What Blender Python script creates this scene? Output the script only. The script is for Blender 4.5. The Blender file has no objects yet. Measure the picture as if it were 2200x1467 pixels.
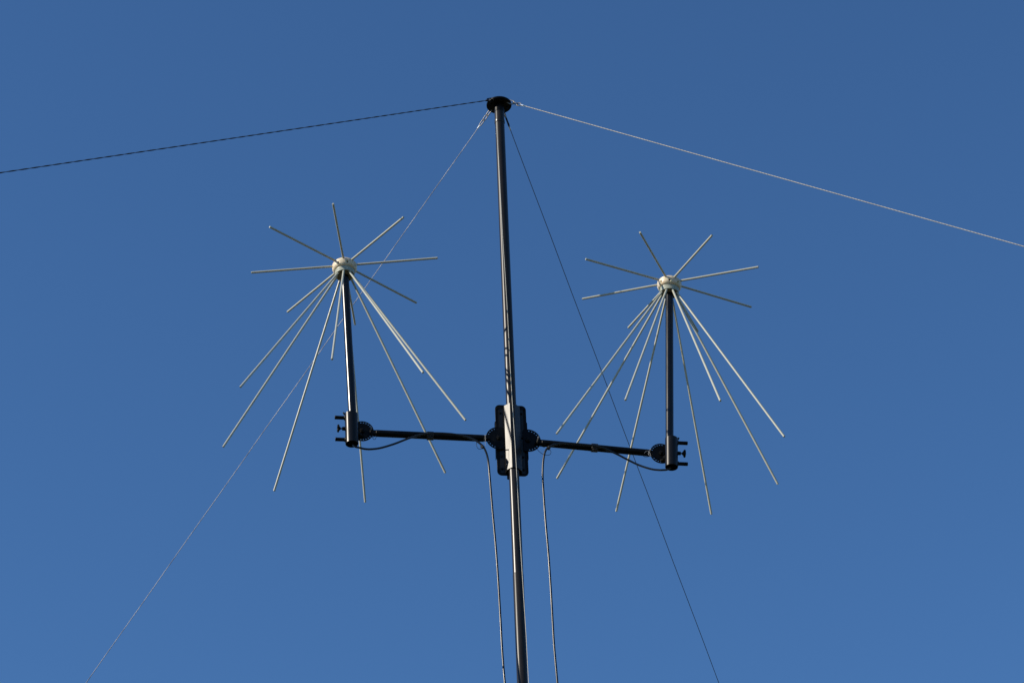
import bpy, bmesh, math, random
from mathutils import Vector, Matrix
random.seed(4)
scene = bpy.context.scene
col = scene.collection
V = Vector
R = math.radians

# ------------------------------------------------------------------ camera
EYE = 1.6                                   # the photographer's eye height; everything is measured from there
camd = bpy.data.cameras.new('camera')
cam = bpy.data.objects.new('camera', camd); col.objects.link(cam)
camd.sensor_width = 36.0; camd.lens = 89.55; camd.clip_start = .1; camd.clip_end = 20000
CM = Matrix(((0.99917, 0.04072, -0.00132), (0.02247, -0.57791, -0.81579), (-0.03398, 0.81508, -0.57835)))
cam.matrix_world = Matrix.Translation((0, 0, EYE)) @ CM.to_4x4()
scene.camera = cam

# ------------------------------------------------------------------ sky, sun, exposure
SUN_EL, SUN_AZ = 29.5, 18.5                 # sun to the left and a little behind the camera
world = bpy.data.worlds.new('World'); scene.world = world; world.use_nodes = True
wn = world.node_tree; wn.nodes.clear()
sky = wn.nodes.new('ShaderNodeTexSky'); sky.sky_type = 'NISHITA'; sky.sun_disc = False
sky.sun_elevation = R(SUN_EL); sky.sun_rotation = R(-90 - SUN_AZ)
sky.altitude = 100; sky.air_density = 1.0; sky.dust_density = 0.1; sky.ozone_density = 10
bg = wn.nodes.new('ShaderNodeBackground'); bg.inputs['Strength'].default_value = 0.136
wo = wn.nodes.new('ShaderNodeOutputWorld')
tint = wn.nodes.new('ShaderNodeMix'); tint.data_type = 'RGBA'; tint.blend_type = 'MULTIPLY'; tint.inputs[0].default_value = 1
tint.inputs[7].default_value = (.985, 1.045, 1.0, 1)        # the photo's colour rendering of the blue, the same all over the sky
wn.links.new(sky.outputs[0], tint.inputs[6]); wn.links.new(tint.outputs[2], bg.inputs[0]); wn.links.new(bg.outputs[0], wo.inputs[0])
sd = bpy.data.lights.new('sun', 'SUN'); sd.energy = 5.0; sd.angle = R(.5); sd.color = (1, .91, .77)
sun = bpy.data.objects.new('sun', sd); col.objects.link(sun)
S = V((-math.cos(R(SUN_AZ)) * math.cos(R(SUN_EL)), -math.sin(R(SUN_AZ)) * math.cos(R(SUN_EL)), math.sin(R(SUN_EL))))
sun.rotation_euler = S.to_track_quat('Z', 'Y').to_euler(); sun.location = (-20, -8, 14)
scene.view_settings.view_transform = 'Standard'; scene.view_settings.look = 'None'
scene.view_settings.exposure = 0.0; scene.view_settings.gamma = 1.0
scene.view_settings.use_curve_mapping = False

# ------------------------------------------------------------------ helpers
F = 5472.5
def spot(px, py, y):
    """world point in the plane at depth y along the line of sight through a point of the 2200 px photo"""
    d = CM @ V(((px - 1100) / F, -(py - 733.5) / F, -1.0))
    return d * (y / d.y) + V((0, 0, EYE))
def like(px, py, P):
    """the point P moved parallel to the picture plane until it is seen at px, py"""
    q = CM.transposed() @ (V(P) - V((0, 0, EYE))); dep = -q.z
    return CM @ V(((px - 1100) / F * dep, -(py - 733.5) / F * dep, -dep)) + V((0, 0, EYE))

def frame(d):
    d = d.normalized()
    a = V((0, 0, 1)) if abs(d.z) < .9 else V((1, 0, 0))
    u = a.cross(d).normalized()
    return u, d.cross(u).normalized()
def ring(bm, c, u, v, r, n, ph=0):
    return [bm.verts.new(c + (u * math.cos(ph + 2*math.pi*i/n) + v * math.sin(ph + 2*math.pi*i/n)) * r) for i in range(n)]
def skin(bm, rings, cap=True):
    n = len(rings[0])
    for a, b in zip(rings, rings[1:]):
        for i in range(n):
            f = bm.faces.new((a[i], a[(i+1) % n], b[(i+1) % n], b[i])); f.smooth = True
    if cap:
        for f in (bm.faces.new(list(reversed(rings[0]))), bm.faces.new(rings[-1])):
            for e in f.edges: e.smooth = False          # crisp end, no shading bleed along the tube
def lathe(bm, o, d, prof, n=24, cap=True):
    """prof: list of (distance along d, radius)"""
    u, v = frame(d); d = d.normalized()
    skin(bm, [ring(bm, o + d * t, u, v, max(r, 1e-5), n) for t, r in prof], cap)
def cyl(bm, a, b, r, n=16, bev=None):
    L = (b - a).length; bev = min(r * .25, .002) if bev is None else bev
    lathe(bm, a, b - a, [(0, r - bev), (bev, r), (L - bev, r), (L, r - bev)], n)
def sweep(bm, pts, r, n=8, close=False):
    pts = [V(p) for p in pts]; m = len(pts); rs = []
    t0 = (pts[1] - pts[0]).normalized(); u, v = frame(t0)
    for i, p in enumerate(pts):
        if close: t = (pts[(i+1) % m] - pts[i-1]).normalized()
        else: t = (pts[min(i+1, m-1)] - pts[max(i-1, 0)]).normalized()
        u = (u - t * u.dot(t)).normalized(); v = t.cross(u)
        rs.append(ring(bm, p, u, v, r, n))
    if close: skin(bm, rs + [rs[0]], False)
    else: skin(bm, rs)
def spline(pts, k=8):
    pts = [V(p) for p in pts]; out = []
    for i in range(len(pts) - 1):
        p0, p1, p2 = pts[max(i-1, 0)], pts[i], pts[i+1]; p3 = pts[min(i+2, len(pts)-1)]
        for j in range(k):
            t = j / k
            out.append(.5 * ((2*p1) + (p2 - p0)*t + (2*p0 - 5*p1 + 4*p2 - p3)*t*t + (3*p1 - p0 - 3*p2 + p3)*t**3))
    out.append(pts[-1]); return out
def box(bm, c, u, v, w, su, sv, sw, bev=0.0):
    vs = []
    for i in (-1, 1):
        for j in (-1, 1):
            for k in (-1, 1): vs.append(bm.verts.new(c + u*(i*su/2) + v*(j*sv/2) + w*(k*sw/2)))
    fs = [bm.faces.new([vs[i] for i in q]) for q in ((0,1,3,2), (4,6,7,5), (0,4,5,1), (2,3,7,6), (0,2,6,4), (1,5,7,3))]
    if bev:
        bmesh.ops.bevel(bm, geom=list({e for f in fs for e in f.edges}), offset=bev, segments=2, affect='EDGES', profile=.5)
def NB(): return bmesh.new()
def obj(name, bm, mat, parent=None, label=None):
    bmesh.ops.recalc_face_normals(bm, faces=bm.faces)
    if name not in ('wire', 'shackle', 'chain_link', 'thimble', 'pin_lanyard', 'halyard_cord', 'coaxial_cable', 'ground'):
        for e in bm.edges:
            if len(e.link_faces) == 2 and e.calc_face_angle(0) > R(29): e.smooth = False
    me = bpy.data.meshes.new(name); bm.to_mesh(me); bm.free(); me.materials.append(mat)
    return link(name, me, parent, label)
def link(name, me, parent=None, label=None):
    o = bpy.data.objects.new(name, me); col.objects.link(o)
    if parent is not None:
        o.parent = parent
        w = V(parent.location) + (V(parent.parent.location) if parent.parent else V())
        o.location = -w                       # meshes are written in world coordinates
        # keep the origin on the part
    if label: o['label'] = label
    if me.vertices:
        c = sum((v.co for v in me.vertices), V()) / len(me.vertices)
        me.transform(Matrix.Translation(-c)); o.location = V(o.location) + c
    return o
def thing(name, label, cat, loc, group=None):
    o = bpy.data.objects.new(name, None); col.objects.link(o); o.location = loc; o.empty_display_size = .1
    o['label'] = label; o['category'] = cat
    if group: o['group'] = group
    return o
def plate(outline, holes, th, bev=.0008):
    """flat plate in local xy with real round holes, thickness th along z, as a mesh"""
    cu = bpy.data.curves.new('outline', 'CURVE'); cu.dimensions = '2D'; cu.fill_mode = 'BOTH'
    cu.extrude = th / 2 - bev; cu.bevel_depth = bev; cu.bevel_resolution = 1; cu.offset = -bev
    def poly(ps):
        s = cu.splines.new('POLY'); s.points.add(len(ps) - 1); s.use_cyclic_u = True
        for q, p in zip(s.points, ps): q.co = (p[0], p[1], 0, 1)
    poly(outline)
    for (x, y, r) in holes: poly([(x + r*math.cos(a*math.pi/5), y + r*math.sin(a*math.pi/5)) for a in range(10)])
    o = bpy.data.objects.new('tmp', cu); col.objects.link(o)
    dg = bpy.context.evaluated_depsgraph_get(); me = bpy.data.meshes.new_from_object(o.evaluated_get(dg))
    bpy.data.objects.remove(o); bpy.data.curves.remove(cu)
    return me
def put(me, o, u, v, w):
    m = Matrix((u, v, w)).transposed().to_4x4(); m.translation = o; me.transform(m)
    if m.determinant() < 0: me.flip_normals()
    return me

# ------------------------------------------------------------------ materials
def material(name, base, rough, metal=0.0, spec=.5, coat=0.0, vary=.0, scale=(40, 40, 6), dirt=None, rvar=.08, bump=0.0, bscale=200):
    m = bpy.data.materials.new(name); m.use_nodes = True
    n, l = m.node_tree.nodes, m.node_tree.links; b = n['Principled BSDF']
    b.inputs['Base Color'].default_value = (*base, 1); b.inputs['Metallic'].default_value = metal
    b.inputs['Specular IOR Level'].default_value = spec; b.inputs['Coat Weight'].default_value = coat
    b.inputs['Coat Roughness'].default_value = .12
    tc = n.new('ShaderNodeTexCoord'); mp = n.new('ShaderNodeMapping'); mp.inputs['Scale'].default_value = scale
    nz = n.new('ShaderNodeTexNoise'); nz.inputs['Scale'].default_value = 1; nz.inputs['Detail'].default_value = 5
    nz.inputs['Roughness'].default_value = .65
    l.new(tc.outputs['Object'], mp.inputs[0]); l.new(mp.outputs[0], nz.inputs[0])
    mx = n.new('ShaderNodeMix'); mx.data_type = 'RGBA'
    d = dirt or tuple(c * (1 - vary) for c in base)
    mx.inputs[6].default_value = (*base, 1); mx.inputs[7].default_value = (*d, 1)
    rp = n.new('ShaderNodeValToRGB'); rp.color_ramp.elements[0].position = .45; rp.color_ramp.elements[1].position = .72
    l.new(nz.outputs[0], rp.inputs[0]); l.new(rp.outputs[0], mx.inputs[0]); l.new(mx.outputs[2], b.inputs['Base Color'])
    mr = n.new('ShaderNodeMapRange'); mr.inputs[1].default_value = .3; mr.inputs[2].default_value = .7
    mr.inputs[3].default_value = rough - rvar; mr.inputs[4].default_value = rough + rvar
    l.new(nz.outputs[0], mr.inputs[0]); l.new(mr.outputs[0], b.inputs['Roughness'])
    if bump:
        nb = n.new('ShaderNodeTexNoise'); nb.inputs['Scale'].default_value = bscale; bp = n.new('ShaderNodeBump')
        bp.inputs['Strength'].default_value = bump; bp.inputs['Distance'].default_value = .001
        l.new(tc.outputs['Object'], nb.inputs[0]); l.new(nb.outputs[0], bp.inputs['Height']); l.new(bp.outputs[0], b.inputs['Normal'])
    return m
M_mast = material('worn_bronze_anodised_tube', (.021, .0165, .012), .31, spec=.32, metal=0, vary=.5, scale=(60, 60, 7), rvar=.02)
M_pole = material('gloss_black_tube', (.004, .004, .004), .25, spec=.42, vary=.3, scale=(60, 60, 4), rvar=.04)
M_sleeve = material('black_anodised_sleeve', (.008, .007, .006), .31, metal=0, spec=.28, vary=.3, rvar=.06)
M_black = material('satin_black_paint', (.003, .003, .003), .36, spec=.12, vary=.4, dirt=(.009, .008, .006), rvar=.08)
M_chan = material('bare_edge_channel', (.012, .010, .008), .34, metal=0, spec=.32, vary=.2, rvar=.05)
M_rod = material('grey_green_painted_rod', (.49, .485, .39), .33, vary=.12, scale=(20, 20, 20), rvar=.05)
M_cream = material('cream_nylon', (.76, .64, .46), .40, vary=.10, scale=(30, 30, 30))
M_cream.node_tree.nodes['Principled BSDF'].inputs['Subsurface Weight'].default_value = .35
M_cream.node_tree.nodes['Principled BSDF'].inputs['Subsurface Radius'].default_value = (1, .6, .3)
M_cream.node_tree.nodes['Principled BSDF'].inputs['Subsurface Scale'].default_value = .012
M_collar = material('pale_green_painted_collar', (.37, .385, .31), .4, spec=.3, vary=.12)
M_recess = material('brown_grey_resin', (.20, .17, .11), .7, vary=.2)
M_steel = material('galvanised_steel', (.26, .26, .26), .5, metal=.6, vary=.3, scale=(200, 200, 200))
M_wire = material('steel_wire_rope', (.36, .37, .40), .5, metal=.2, vary=.85, scale=(11, 11, 11))
M_wire_dark = material('shaded_dark_wire_rope', (.035, .035, .045), .5, metal=.2, vary=.4, scale=(90, 90, 90))  # same rope, the dark of its shaded underside put into the colour
M_wire_pale = material('sunlit_pale_wire_rope', (.60, .56, .48), .5, metal=.2, vary=.25, scale=(9, 9, 9))  # same rope again, its sunlit tone put into the base colour
M_cable = material('black_cable_jacket', (.007, .007, .008), .30, spec=.5, vary=.3)
M_tie = material('brown_black_tape', (.02, .016, .012), .5, vary=.3)
M_cord = material('pale_halyard_cord', (.62, .58, .48), .6, vary=.25, scale=(300, 300, 300))
M_ferrule = material('bright_ferrule', (.8, .79, .77), .28, metal=.9, vary=.1)

# ------------------------------------------------------------------ ground (below the picture)
def ground():
    m = bpy.data.materials.new('short_dry_grass'); m.use_nodes = True
    n, l = m.node_tree.nodes, m.node_tree.links; b = n['Principled BSDF']; b.inputs['Roughness'].default_value = .9
    tc = n.new('ShaderNodeTexCoord'); a = n.new('ShaderNodeTexNoise'); a.inputs['Scale'].default_value = .6; a.inputs['Detail'].default_value = 12
    r = n.new('ShaderNodeValToRGB'); e = r.color_ramp.elements
    e[0].position = .35; e[0].color = (.035, .042, .015, 1); e[1].position = .68; e[1].color = (.09, .075, .04, 1)
    l.new(tc.outputs['Object'], a.inputs[0]); l.new(a.outputs[0], r.inputs[0]); l.new(r.outputs[0], b.inputs['Base Color'])
    bm = NB(); vs = [bm.verts.new((6000*math.cos(i*math.pi/32), 6000*math.sin(i*math.pi/32), 0)) for i in range(64)]
    c = bm.verts.new((0, 0, 0))
    for i in range(64): bm.faces.new((c, vs[i], vs[(i+1) % 64]))
    g = obj('ground', bm, m); g['kind'] = 'structure'
ground()

# ------------------------------------------------------------------ mast
D = 9.894                                   # the mast stands this far in front of the camera
Z = V((0, 0, 1))
def MZ(z): return V((0, D, z + EYE))        # a point on the mast's axis (heights measured from the eye)
ZH = 8.492                                  # guy plate
mast = thing('mast', 'tall dark bronze tubular mast with a round black guy plate on top', 'mast', (0, D, 0))
bm = NB(); lathe(bm, MZ(5.737), Z, [(0, .0237), (8.44 - 5.737, .0237)], 40); obj('mast_tube', bm, M_mast, mast)
bm = NB(); lathe(bm, V((0, D, 0)), Z, [(0, .0245), (5.735 + EYE, .0245), (5.739 + EYE, .0238)], 40); obj('lower_mast_tube', bm, M_mast, mast)
bm = NB(); lathe(bm, MZ(8.368), Z, [(0, .0250), (.003, .0262), (.018, .0262), (.021, .0245), (.112, .0245)], 40); obj('head_collar', bm, M_mast, mast)
# guy plate with its holes
AZ = [234.0, 140.9, 66.6, -27.8]
holes = [(.052*math.cos(R(a + k)), .052*math.sin(R(a + k)), .0045) for a in AZ for k in (0,)]
holes += [(.045*math.cos(R(a + 45)), .045*math.sin(R(a + 45)), .004) for a in AZ]
me = plate([(.064*math.cos(i*math.pi/32), .064*math.sin(i*math.pi/32)) for i in range(64)], holes, .010)
put(me, MZ(ZH), V((1, 0, 0)), V((0, 1, 0)), Z)
for p in me.polygons: p.use_smooth = False
me.materials.clear(); me.materials.append(M_black); link('guy_plate', me, mast)
bm = NB(); lathe(bm, MZ(ZH - .052), Z, [(0, .0250), (.002, .0258), (.046, .0258)], 32); obj('plate_boss', bm, M_black, mast)
bm = NB(); lathe(bm, MZ(ZH + .005), Z, [(0, .034), (.006, .034), (.012, .028), (.013, .001)], 32); obj('top_cap', bm, M_black, mast)
for a in (20, 110, 200, 290):
    bm = NB(); c = MZ(ZH - .005) + V((math.cos(R(a))*.042, math.sin(R(a))*.042, 0)); lathe(bm, c, -Z, [(0, .005), (.004, .005), (.005, .004)], 6); obj('bolt_head', bm, M_black, mast)

# ------------------------------------------------------------------ guy wires
def twisted(bm, a, b, rs, pitch, sag=0.0, strands=2, seg=12, n=5, wob=0.0):
    d = b - a; L = d.length; u, v = frame(d); N = int(L / pitch * seg)
    ph0 = random.random() * 6
    for s in range(strands):
        ph = ph0 + s * 2*math.pi/strands; rings = []
        for i in range(N + 1):
            t = i / N; p = a + d*t; w = 2*math.pi*i/seg
            w += wob * math.sin(w*.13 + ph0) + wob*.7*math.sin(w*.057)
            p = p - Z * (sag * 4*t*(1-t)) + (u*math.cos(w+ph) + v*math.sin(w+ph)) * rs * .92
            rings.append(ring(bm, p, u, v, rs, n))
        skin(bm, rings)
def link_loop(bm, a, b, w, r, side):
    """a chain link / shackle bow from a to b, half width w, wire radius r"""
    d = b - a; L = d.length; d = d.normalized(); s = (side - d*side.dot(d)).normalized(); pts = []
    for k in range(20):
        t = 2*math.pi*k/20; c, q = math.cos(t), math.sin(t)
        pts.append(a + d*(L/2) + d*((L/2 - w)*(1 if c > 0 else -1)*min(1, abs(c)*3)) + d*(w*c) + s*(w*q))
    sweep(bm, pts, r, 6, True)
EDGE = [(0, 370.5), (184, 1467), (1545, 1467), (2200, 527.5)]
ATT = [(1052, 212.5), (1046, 239), (1090.5, 249), (1099, 217)]     # where each one leaves the plate
LAB = ['dark twisted guy wire running from the mast top to the upper left edge',
       'silvery twisted guy wire running steeply down left behind the left antenna',
       'thin dark guy wire running steeply down right behind the right antenna',
       'pale sunlit guy wire running from the mast top to the right edge']
SL = 38.14
for k in range(4):
    a = R(AZ[k]); rad = V((math.cos(a), math.sin(a), 0))
    A0 = MZ(ZH) + rad * .054
    d = V((math.cos(a)*math.cos(R(SL)), math.sin(a)*math.cos(R(SL)), -math.sin(R(SL))))
    E = like(*EDGE[k], A0 + d * (2.2 if k in (0, 3) else 5.2))
    d = (E - A0).normalized(); G = A0 + d * (A0.z / -d.z)
    side = d.cross(Z).normalized(); up = side.cross(d).normalized()
    t = thing('guy_wire', LAB[k], 'guy wire', G, 'guy wires holding the mast')
    # shackle through the hole, link, turn of wire round a thimble, ferrule, wire
    bm = NB(); link_loop(bm, A0 - d*.008, A0 + d*.036, .010, .0030, up); cyl(bm, A0 + side*.013 - up*0, A0 - side*.013, .0032, 8)
    obj('shackle', bm, M_steel if k else M_black, t)
    ln = (.030, .068, .064, .060)[k]
    bm = NB(); link_loop(bm, A0 + d*.030, A0 + d*ln, .0075, .0027, side if k != 2 else up); obj('chain_link', bm, M_steel if k in (1, 3) else M_black, t)
    th0 = ln - .006; thl = (.022, .038, .030, .024)[k]
    if k:
        bm = NB(); link_loop(bm, A0 + d*th0, A0 + d*(th0 + thl), .0085, .0026, up); obj('thimble', bm, M_steel if k != 2 else M_black, t)
    f0 = th0 + (thl if k else .004)
    bm = NB(); cyl(bm, A0 + d*f0, A0 + d*(f0 + .019), .0058 if k == 3 else .0044, 10); obj('ferrule', bm, M_ferrule if k else M_black, t)
    bm = NB()
    if k in (1, 2):
        w0 = A0 + d*(f0 + .015); sd_ = random.random()*9
        sweep(bm, [w0 + (G - w0)*(i/160) - Z*(.002*4*(i/160)*(1 - i/160)) + side*(.0006*math.sin(i*.9 + sd_)) for i in range(161)], (0, .0017, .0018)[k], 8)
    elif k: twisted(bm, A0 + d*(f0 + .015), G, (0, .00105, .00095, .00125)[k], (0, .07, .06, .05)[k], .012 if k == 3 else .004, strands=3, wob=(0, 1.6, .6, .8)[k])
    else: twisted(bm, A0 + d*(f0 + .015), G, (.0016, .00125, 0, 0)[k] or .0011, (.115, .115, .13)[k], .006, wob=.5)
    obj('wire', bm, (M_wire_dark, M_wire, M_wire_dark, M_wire_pale)[k], t)

# ------------------------------------------------------------------ cross-arm and its bracket
TH = math.atan(.153)
U = V((math.cos(TH), math.sin(TH), 0)); W = V((math.sin(TH), -math.cos(TH), 0))       # along the arm / towards the camera
arm = thing('crossarm', 'black crossarm bolted across the mast by a tall bracket plate, carrying the two antennas', 'crossarm', MZ(6.455))
C = MZ(6.455)
def bolt(c, n, r=.0045, parent=arm, m=M_black):
    bm = NB(); lathe(bm, c, n, [(0, r*1.5), (.0012, r*1.5), (.0013, r), (.0045, r), (.0052, r*.8)], 6); obj('bolt', bm, m, parent)
def rrect(x0, x1, y0, y1, r, k=5):
    out = []
    for cx, cy, a0 in ((x1-r, y1-r, 0), (x0+r, y1-r, 90), (x0+r, y0+r, 180), (x1-r, y0+r, 270)):
        for i in range(k + 1):
            a = R(a0 + 90*i/k); out.append((cx + r*math.cos(a), cy + r*math.sin(a)))
    return out
zt, zb = 6.668 - 6.455, 6.279 - 6.455
PO = C - W * .031
me = plate(rrect(-.073, .073, zb, zt, .022), [], .006); put(me, PO, U, Z, W); me.materials.clear(); me.materials.append(M_black)
link('bracket_plate', me, arm)
# narrow saddle block behind the plate that stands out above and below it
bm = NB(); box(bm, PO - W*.014 + Z*(zt+zb)/2, U, Z, W, .052, zt - zb + .018, .020, .005); obj('saddle_block', bm, M_black, arm)
# folded side lips of the plate
for s in (-1, 1):
    bm = NB(); box(bm, PO + U*(s*.0745) - W*.008 + Z*(zt+zb)/2, U, Z, W, .003, (zt - zb)*.52, .022, .001); obj('plate_lip', bm, M_black, arm)
# clamp channel round the mast: hat profile, sloping cheeks
def hat(side=.0):
    bm = NB(); t = .003
    prof = [(-.058, -.026), (-.035, -.026), (-.0345, .0035), (-.0115, .0295), (.0115, .0295), (.0395, -.002), (.040, -.026), (.058, -.026)]
    inner = [(-.058, -.029), (-.0325, -.029), (-.0315, .0020), (-.0103, .0265), (.0103, .0265), (.0365, -.0035), (.0375, -.029), (.058, -.029)]
    zt2, zb2 = 6.642 - 6.455, 6.288 - 6.455
    def P(q, z): return C + U*q[0] + W*q[1] + Z*z
    o1 = [bm.verts.new(P(q, zt2)) for q in prof]; o0 = [bm.verts.new(P(q, zb2)) for q in prof]
    i1 = [bm.verts.new(P(q, zt2)) for q in inner]; i0 = [bm.verts.new(P(q, zb2)) for q in inner]
    for i in range(7):
        bm.faces.new((o0[i], o0[i+1], o1[i+1], o1[i])); bm.faces.new((i1[i], i1[i+1], i0[i+1], i0[i]))
        bm.faces.new((o1[i], o1[i+1], i1[i+1], i1[i])); bm.faces.new((i0[i], i0[i+1], o0[i+1], o0[i]))
    for i in (0, 7): bm.faces.new((o0[i], o1[i], i1[i], i0[i]))
    return bm
obj('clamp_channel', hat(), M_chan, arm)
for x in (-.050, .050):
    for z in (.165, .030, -.075, -.145): bolt(C + U*x - W*.026 + Z*z, W)
for x, z in ((-.064, .19), (.064, .19), (-.064, -.168), (.064, -.168)): bolt(PO + U*x + W*.003 + Z*z, W, .0035)

def half_disc(c, rad, name, out, clip=None):
    """swivel flange: round plate with a ring of holes, out = which way it faces along the arm"""
    hl = []
    for k in range(24):
        a = 2*math.pi*(k + .5)/24
        if math.cos(a)*out > (-.35 if clip is None else -.05): hl.append((rad*.86*math.cos(a), rad*.86*math.sin(a), .0031))
    ol = [(rad*math.cos(i*math.pi/36), rad*math.sin(i*math.pi/36)) for i in range(72)]
    if clip is not None: ol = [(x if x*out > -clip else -clip*out, y) for x, y in ol]
    me = plate(ol, hl, .005, .0006)
    put(me, c, U, Z, W); me.materials.clear(); me.materials.append(M_black); o = link(name, me, arm)
    bm = NB(); lathe(bm, c + W*.002, W, [(0, .013), (.007, .013), (.009, .010), (.0095, .006), (.013, .006), (.014, .004)], 6)
    b = obj('pivot_bolt', bm, M_black, arm)
    return o
YL, YR = D - .095, D + .115                 # depth at the two antenna ends of the arm
cL0 = spot(1072, 941, D + .008); cR0 = spot(1134, 946, D + .031)
cL1 = spot(778, 926, YL); cR1 = spot(1421, 974, YR)
half_disc(cL0, .061, 'swivel_flange', -1, .022); half_disc(cR0, .061, 'swivel_flange', 1, .022)
half_disc(cL1, .054, 'swivel_flange', 1); half_disc(cR1, .054, 'swivel_flange', -1)
# arm tubes with a strap each and tongues that enter the flanges
for side, a, b, ca, cb in ((-1, spot(808, 927.6, YL + .004), spot(1040, 938.5, D - .02), cL1, cL0), (1, spot(1397, 970, YR - .004), spot(1164, 948.5, D + .012), cR1, cR0)):
    a -= W*.012; b -= W*.012
    bm = NB(); cyl(bm, a, b, .0165, 28, .0015); obj('arm_tube', bm, M_black, arm)
    for e, c in ((a, ca), (b, cb)):
        dr = (c - e); dr = (dr - W*dr.dot(W)).normalized(); v = dr.cross(W).normalized()
        bm = NB(); box(bm, e + dr*.004 + W*.008, dr, v, W, .050, .023, .007, .002); obj('tongue', bm, M_black, arm)
        bm = NB(); box(bm, e + dr*.004 - W*.008, dr, v, W, .050, .023, .007, .002); obj('tongue', bm, M_black, arm)
    p = spot(925, 933, D - .058) if side < 0 else spot(1278, 959.3, D + .062)
    p = a + (b - a).normalized() * ((p - a).dot((b - a).normalized()))
    bm = NB(); d = (b - a).normalized(); lathe(bm, p - d*.016, d, [(0, .0185), (.002, .0205), (.030, .0205), (.032, .0185)], 28); obj('cable_strap', bm, M_tie, arm)
    bm = NB(); box(bm, p - Z*.019 + W*.012, d, W, Z, .022, .014, .010, .002); obj('strap_buckle', bm, M_tie, arm)
# locking pins on wire lanyards
def wire_loop(pts, y, name='pin_lanyard', m=M_black, r=.0011, close=True):
    P = [spot(px, py, y) for px, py in pts]
    bm = NB(); sp = spline(P + ([P[0]] if close else []), 6); sweep(bm, sp, r, 6, False); obj(name, bm, m, arm)
wire_loop([(798.5, 936), (803, 938.5), (808, 935), (807, 942), (804, 943.8), (801, 941)], YL - .03)
wire_loop([(1024.5, 948), (1023.5, 955), (1026, 962), (1031, 964.5), (1036, 963)], D - .05, close=False)
wire_loop([(1156, 959), (1162, 958.5), (1169, 960)], D - .045, close=False)
wire_loop([(1153, 963), (1159, 970), (1168, 976), (1178, 977.5), (1183, 974), (1183.5, 969), (1180, 965.5), (1175, 965)], D - .045, close=False)
wire_loop([(1380.5, 978), (1386, 981), (1393, 980.5), (1399, 979), (1394, 977.5), (1386, 977)], YR - .05)
wire_loop([(1392.5, 967.5), (1395, 970), (1396.5, 974), (1398.5, 979)], YR - .055, m=M_steel, r=.0007, close=False)
wire_loop([(1384.5, 973), (1388, 969.5), (1392, 968.5), (1394, 972), (1393, 975), (1398, 980.5)], YR - .055, m=M_steel, r=.0012, close=False)
wire_loop([(1042, 934), (1043.5, 939), (1043, 946), (1042.5, 952), (1043, 957)], D - .055, m=M_steel, r=.0007, close=False)
wire_loop([(1157, 937), (1158.5, 940), (1156, 942)], D - .03, m=M_steel, r=.0016, close=False)
wire_loop([(796.5, 917), (798, 920), (797, 922)], YL - .03, m=M_steel, r=.0016, close=False)
for q, y in (((1043, 936), D - .05), ((1156.5, 940), D - .03), ((797.5, 919), YL - .03), ((1397.5, 966), YR - .05)):
    p = spot(*q, y); bm = NB(); cyl(bm, p - W*.045, p + W*.006, .003, 8); obj('locking_pin', bm, M_steel, arm)

# sleeves that hold the two antenna poles
def sleeve(side, top, bot, y):
    a = spot(*top, y); b = spot(*bot, y); ax = (a - b).normalized()
    out = U * side
    bm = NB(); n = 40; u, v = frame(ax); L = (a - b).length
    rs = [ring(bm, b + ax*t, u, v, r, n) for t, r in ((.002, .0265), (0, .0285), (.0015, .0300), (L - .0015, .0300), (L, .0285), (L - .001, .0205), (L - .03, .0202))]
    skin(bm, rs, False); rs2 = [rs[0]] + [ring(bm, b + ax*t, u, v, r, n) for t, r in ((.03, .0262), (.031, .001))]
    skin(bm, rs2, False)
    obj('sleeve', bm, M_sleeve, arm)
    back = (cL1 if side < 0 else cR1)
    m = (a + b)/2; q = back - m; q = q - ax*q.dot(ax)
    bm = NB(); cyl(bm, m + q.normalized()*.024, m + q*.98, .011, 16); obj('sleeve_stub', bm, M_black, arm)
    bk = m - W*.012
    for t in (.86, .14):
        c = b + ax*(L*t); bm = NB(); cyl(bm, c + out*.026, c + out*.076, .0088, 18, .0012); obj('peg', bm, M_black, arm)
        bm = NB(); lathe(bm, c + out*.024, out, [(0, .013), (.006, .013), (.009, .0105)], 18); obj('peg_collar', bm, M_black, arm)
    c = b + ax*(L*.5)
    bm = NB(); lathe(bm, c + out*.026, out, [(0, .0095), (.017, .0085), (.0175, .0035), (.024, .0035), (.0243, .0065), (.032, .0125)], 14); obj('knob_stem', bm, M_black, arm)
    k0 = c + out*.056; hu, hv = frame(out); bm = NB()
    vs = []
    lay = []
    for z, s in ((0, .85), (.002, 1), (.007, 1), (.010, .8)):
        rr = []
        for i in range(30):
            t = 2*math.pi*i/30; r = (.0165 + .0030*math.cos(5*t)) * s
            rr.append(bm.verts.new(k0 + out*z + (hu*math.cos(t) + hv*math.sin(t))*r))
        lay.append(rr)
    skin(bm, lay); obj('star_knob', bm, M_black, arm)
    c = b + ax*(L - .004) + out*.030; bm = NB(); cyl(bm, c, c + out*.006 + Z*.010, .0042, 8); obj('grub_screw', bm, M_black, arm)
sleeve(-1, (754.3, 889), (756.2, 954), D - .165)
sleeve(1, (1442.6, 942), (1442.9, 1004), D + .045)

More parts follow.
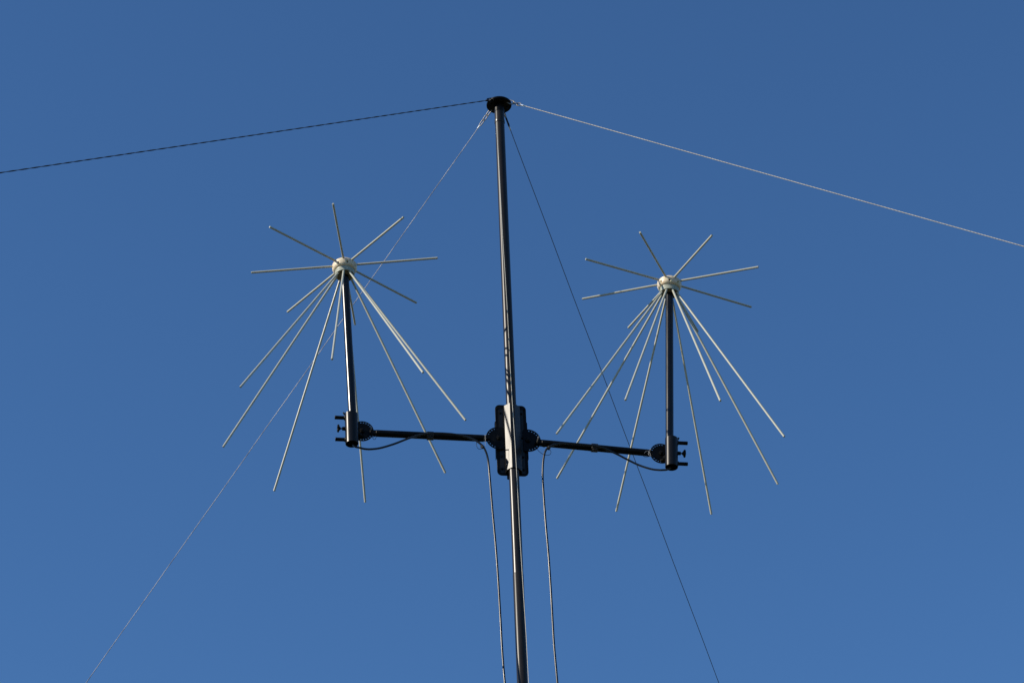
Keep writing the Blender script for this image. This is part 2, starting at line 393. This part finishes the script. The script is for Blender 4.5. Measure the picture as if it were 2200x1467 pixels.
# ------------------------------------------------------------------ discone antennas
ANT = [dict(hub=(-0.76912, 9.71304, 7.36893), yaw=3.89084, tx=-.0444, ty=-.01827,
        d=[(-1.0976, 9.4039, 7.3808), (-0.7886, 9.2625, 7.3909), (-0.4675, 9.3836, 7.3903), (-0.3225, 9.6961, 7.3798), (-0.4412, 10.0219, 7.3585), (-0.7518, 10.1645, 7.3467), (-1.0737, 10.0416, 7.3496), (-1.2175, 9.7278, 7.362)],
        c=[(-1.1952, 9.2936, 6.4017), (-0.7743, 9.1103, 6.4027), (-0.3829, 9.2454, 6.4056), (-0.2093, 9.627, 6.3982), (-0.3197, 10.0353, 6.3796), (-0.7074, 10.2324, 6.3589), (-1.1243, 10.0966, 6.3571), (-1.3191, 9.7149, 6.3647)],
        foot=(757.2, 892), yfoot=D - .165, label='left antenna of the pair, cream hub with flat spokes above a cone of drooping rods'),
       dict(hub=(0.79237, 9.95505, 7.36664), yaw=3.57797, tx=.04438, ty=.0714,
        d=[(0.3856, 9.7632, 7.3884), (0.6407, 9.5323, 7.359), (0.9808, 9.5478, 7.336), (1.2143, 9.8035, 7.3289), (1.1998, 10.1486, 7.3432), (0.9472, 10.3792, 7.3731), (0.6006, 10.3609, 7.4), (0.3703, 10.1074, 7.404)],
        c=[(0.2024, 9.7814, 6.4057), (0.5123, 9.4776, 6.3725), (0.9367, 9.4782, 6.3472), (1.2426, 9.7849, 6.3415), (1.242, 10.2189, 6.3578), (0.9432, 10.5225, 6.3912), (0.4855, 10.5158, 6.4253), (0.2016, 10.2081, 6.4322)],
        foot=(1438.6, 940), yfoot=D + .045, label='right antenna of the pair, cream hub with flat spokes above a cone of drooping rods')]
E3 = V((0, 0, EYE))
for A in ANT:
    hub = V(A['hub']) + E3
    rot = Matrix.Rotation(A['tx'], 3, 'X') @ Matrix.Rotation(A['ty'], 3, 'Y') @ Matrix.Rotation(A['yaw'], 3, 'Z')
    X, Y, N = rot @ V((1, 0, 0)), rot @ V((0, 1, 0)), rot @ Z
    foot = spot(*A['foot'], A['yfoot'])
    t = thing('discone_antenna', A['label'], 'antenna', foot, 'discone antennas on the crossarm')
    # pole
    top = hub - N*.056; ax = (top - foot).normalized()
    bm = NB(); lathe(bm, foot - ax*.05, ax, [(0, .0180), (.001, .0187), ((top - foot).length + .05, .0187)], 40); obj('pole', bm, M_pole, t)
    # hub: cap, cream bowl with bored holes, painted collar, resin underside
    bm = NB(); lathe(bm, hub + N*.001, N, [(0, .0545), (.004, .0548), (.009, .0520), (.012, .046), (.0135, .034), (.014, .012), (.0142, .001)], 48); obj('hub_cap', bm, M_cream, t)
    bm = NB(); lathe(bm, hub + N*.0005, -N, [(0, .0575), (.0015, .0592), (.010, .0595), (.022, .0588), (.028, .0568), (.033, .0530), (.036, .0490), (.037, .044)], 56)
    bmesh.ops.recalc_face_normals(bm, faces=bm.faces)
    tmp = bpy.data.meshes.new('tmp'); bm.to_mesh(tmp); bm.free(); ob = bpy.data.objects.new('tmp', tmp); col.objects.link(ob)
    bm = NB()
    for k in range(8):
        a = k*math.pi/4 - math.pi/8 - .05; dr = X*math.cos(a) + Y*math.sin(a)
        lathe(bm, hub - N*.0205 + dr*.044, dr, [(0, .0057), (.03, .0057)], 14)
    bmesh.ops.recalc_face_normals(bm, faces=bm.faces)
    ct = bpy.data.meshes.new('tmpc'); bm.to_mesh(ct); bm.free(); oc = bpy.data.objects.new('tmpc', ct); col.objects.link(oc)
    mod = ob.modifiers.new('b', 'BOOLEAN'); mod.operation = 'DIFFERENCE'; mod.solver = 'EXACT'; mod.object = oc
    bpy.context.view_layer.update(); dg = bpy.context.evaluated_depsgraph_get()
    bowl = bpy.data.meshes.new_from_object(ob.evaluated_get(dg)); bpy.data.objects.remove(ob); bpy.data.objects.remove(oc)
    bowl.materials.clear(); bowl.materials.append(M_cream); bowl.name = 'hub_bowl'
    link('hub_bowl', bowl, t)
    for k in range(8):                       # dark plugs added in the bores, their colour stands for the shade inside
        a = k*math.pi/4 - math.pi/8 - .05; dr = X*math.cos(a) + Y*math.sin(a); c = hub - N*.0205 + dr*.0445
        bm = NB(); lathe(bm, c, dr, [(0, .0055), (.007, .0055), (.0075, .0045)], 12); obj('bore_shade_plug', bm, M_tie, t)
    bm = NB(); n = 56; u, v = frame(-N)
    rs = [ring(bm, hub - N*z, u, v, r, n) for z, r in ((.034, .040), (.034, .0455), (.0365, .0470), (.044, .0470), (.0455, .0463), (.047, .0470), (.060, .0468), (.0615, .0455), (.0612, .0430), (.056, .0425))]
    skin(bm, rs, False); obj('hub_collar', bm, M_collar, t)
    bm = NB(); lathe(bm, hub - N*.050, -N, [(0, .0428), (.0075, .0424), (.0080, .030), (.012, .0275), (.014, .0195)], 48); obj('hub_underside', bm, M_recess, t)
    # rods
    for k in range(8):
        a = k*math.pi/4; dr = X*math.cos(a) + Y*math.sin(a)
        tip = V(A['d'][k]) + E3; root = hub + dr*.050 + N*.002; d = (tip - root).normalized(); L = (tip - root).length
        bm = NB(); lathe(bm, root, d, [(0, .0053), (L - .0012, .0053), (L, .0043)], 14); obj('disc_rod', bm, M_rod, t)
    for k in range(8):
        a = k*math.pi/4 - .0368; dr = X*math.cos(a) + Y*math.sin(a)
        tip = V(A['c'][k]) + E3; root = hub + dr*.033 - N*.053; d = (tip - root).normalized(); L = (tip - root).length
        bm = NB(); lathe(bm, root, d, [(0, .0053), (L - .0012, .0053), (L, .0043)], 14); obj('cone_rod', bm, M_rod, t)

# ------------------------------------------------------------------ coaxial cables
def cable(pts, label, name='coaxial_cable'):
    P = [spot(x, y, d) for x, y, d in pts]
    a, b = P[-2], P[-1]; dr = (b - a).normalized()
    P.append(b + dr*.8); P.append(V((b.x + dr.x*2.2 , b.y - .05, 1.6))); P.append(V((b.x + dr.x*3, b.y - .06, .006)))
    bm = NB(); sweep(bm, spline(P, 7), .0048, 12)
    o = obj(name, bm, M_cable); o['label'] = label; o['category'] = 'cable'; o['group'] = 'feed cables of the two antennas'
    return P
y0 = D - .165
cable([(757, 940, y0), (758, 953, y0), (763, 959, y0 - .002), (771, 961.2, y0 + .004), (785, 964.3, y0 + .018), (800, 964.5, y0 + .03), (820, 961.5, y0 + .045), (848, 953, y0 + .055), (875, 942.5, y0 + .062), (900, 934.5, D - .085), (925, 930.5, D - .083),
       (950, 930.6, D - .072), (978, 933, D - .062), (1003, 938.5, D - .055), (1022, 946, D - .052), (1036, 957, D - .050), (1043, 968, D - .045), (1047.5, 982, D - .036), (1050, 1000, D - .03),
       (1053.5, 1040, D - .026), (1058, 1095, D - .018), (1064, 1160, D - .013), (1068.3, 1215, D - .016), (1072, 1271, D - .022), (1075.4, 1330, D - .030), (1078.3, 1385, D - .036), (1081.5, 1430, D - .041), (1085, 1470, D - .046)],
      'black feed cable drooping under the left arm, then hanging down left of the mast')
y1 = D + .045
cable([(1441, 990, y1), (1440, 1003, y1), (1434, 1008, y1), (1426, 1009.3, y1 + .004), (1413, 1009.2, y1 + .012), (1396, 1006.5, y1 + .02), (1372, 998.5, y1 + .03), (1350, 988, y1 + .034), (1330, 977.5, y1 + .03), (1312, 969, y1 + .016), (1295, 962, y1 - .005), (1277, 957.5, y1 - .010),
       (1255, 955, D + .022), (1232, 952.5, D + .006), (1208, 952, D - .008), (1190, 955, D - .018), (1178, 961, D - .022), (1171.5, 970, D - .022), (1168, 985, D - .02), (1166.3, 1003, D - .018),
       (1166.2, 1030, D - .016), (1168.8, 1073, D - .012), (1173, 1130, D - .012), (1178.5, 1191, D - .01), (1182.8, 1255, D - .01), (1186.5, 1318, D - .008), (1190.5, 1385, D - .008), (1197.6, 1467, D - .006)],
      'black feed cable drooping under the right arm, then hanging down right of the mast')
for (x, y, d) in ((1039, 960, D - .048), (1176, 962.5, D - .022)):
    p = spot(x, y, d); bm = NB(); s = -1 if x < 1100 else 1
    lathe(bm, p - V((.010*-s, 0, -.008)), V((-s*.5, 0, -.9)) if s > 0 else V((.6, 0, -.8)), [(0, .006), (.002, .0085), (.014, .0085), (.016, .006)], 12); obj('cable_tie', bm, M_tie, arm)

# ------------------------------------------------------------------ halyard cord in front of the mast
ca = spot(1066.2, 262, D - .034); cb = spot(1119.3, 1180, D - .095); dr = (cb - ca)
g = ca + dr * (ca.z / -dr.z)
bm = NB(); sweep(bm, [ca + (g - ca)*(i/40) + V((.0012*math.sin(i*1.7), 0, 0)) for i in range(41)], .0014, 10)
o = obj('halyard_cord', bm, M_cord); o['label'] = 'thin pale cord hanging down the front of the mast'; o['category'] = 'cord'
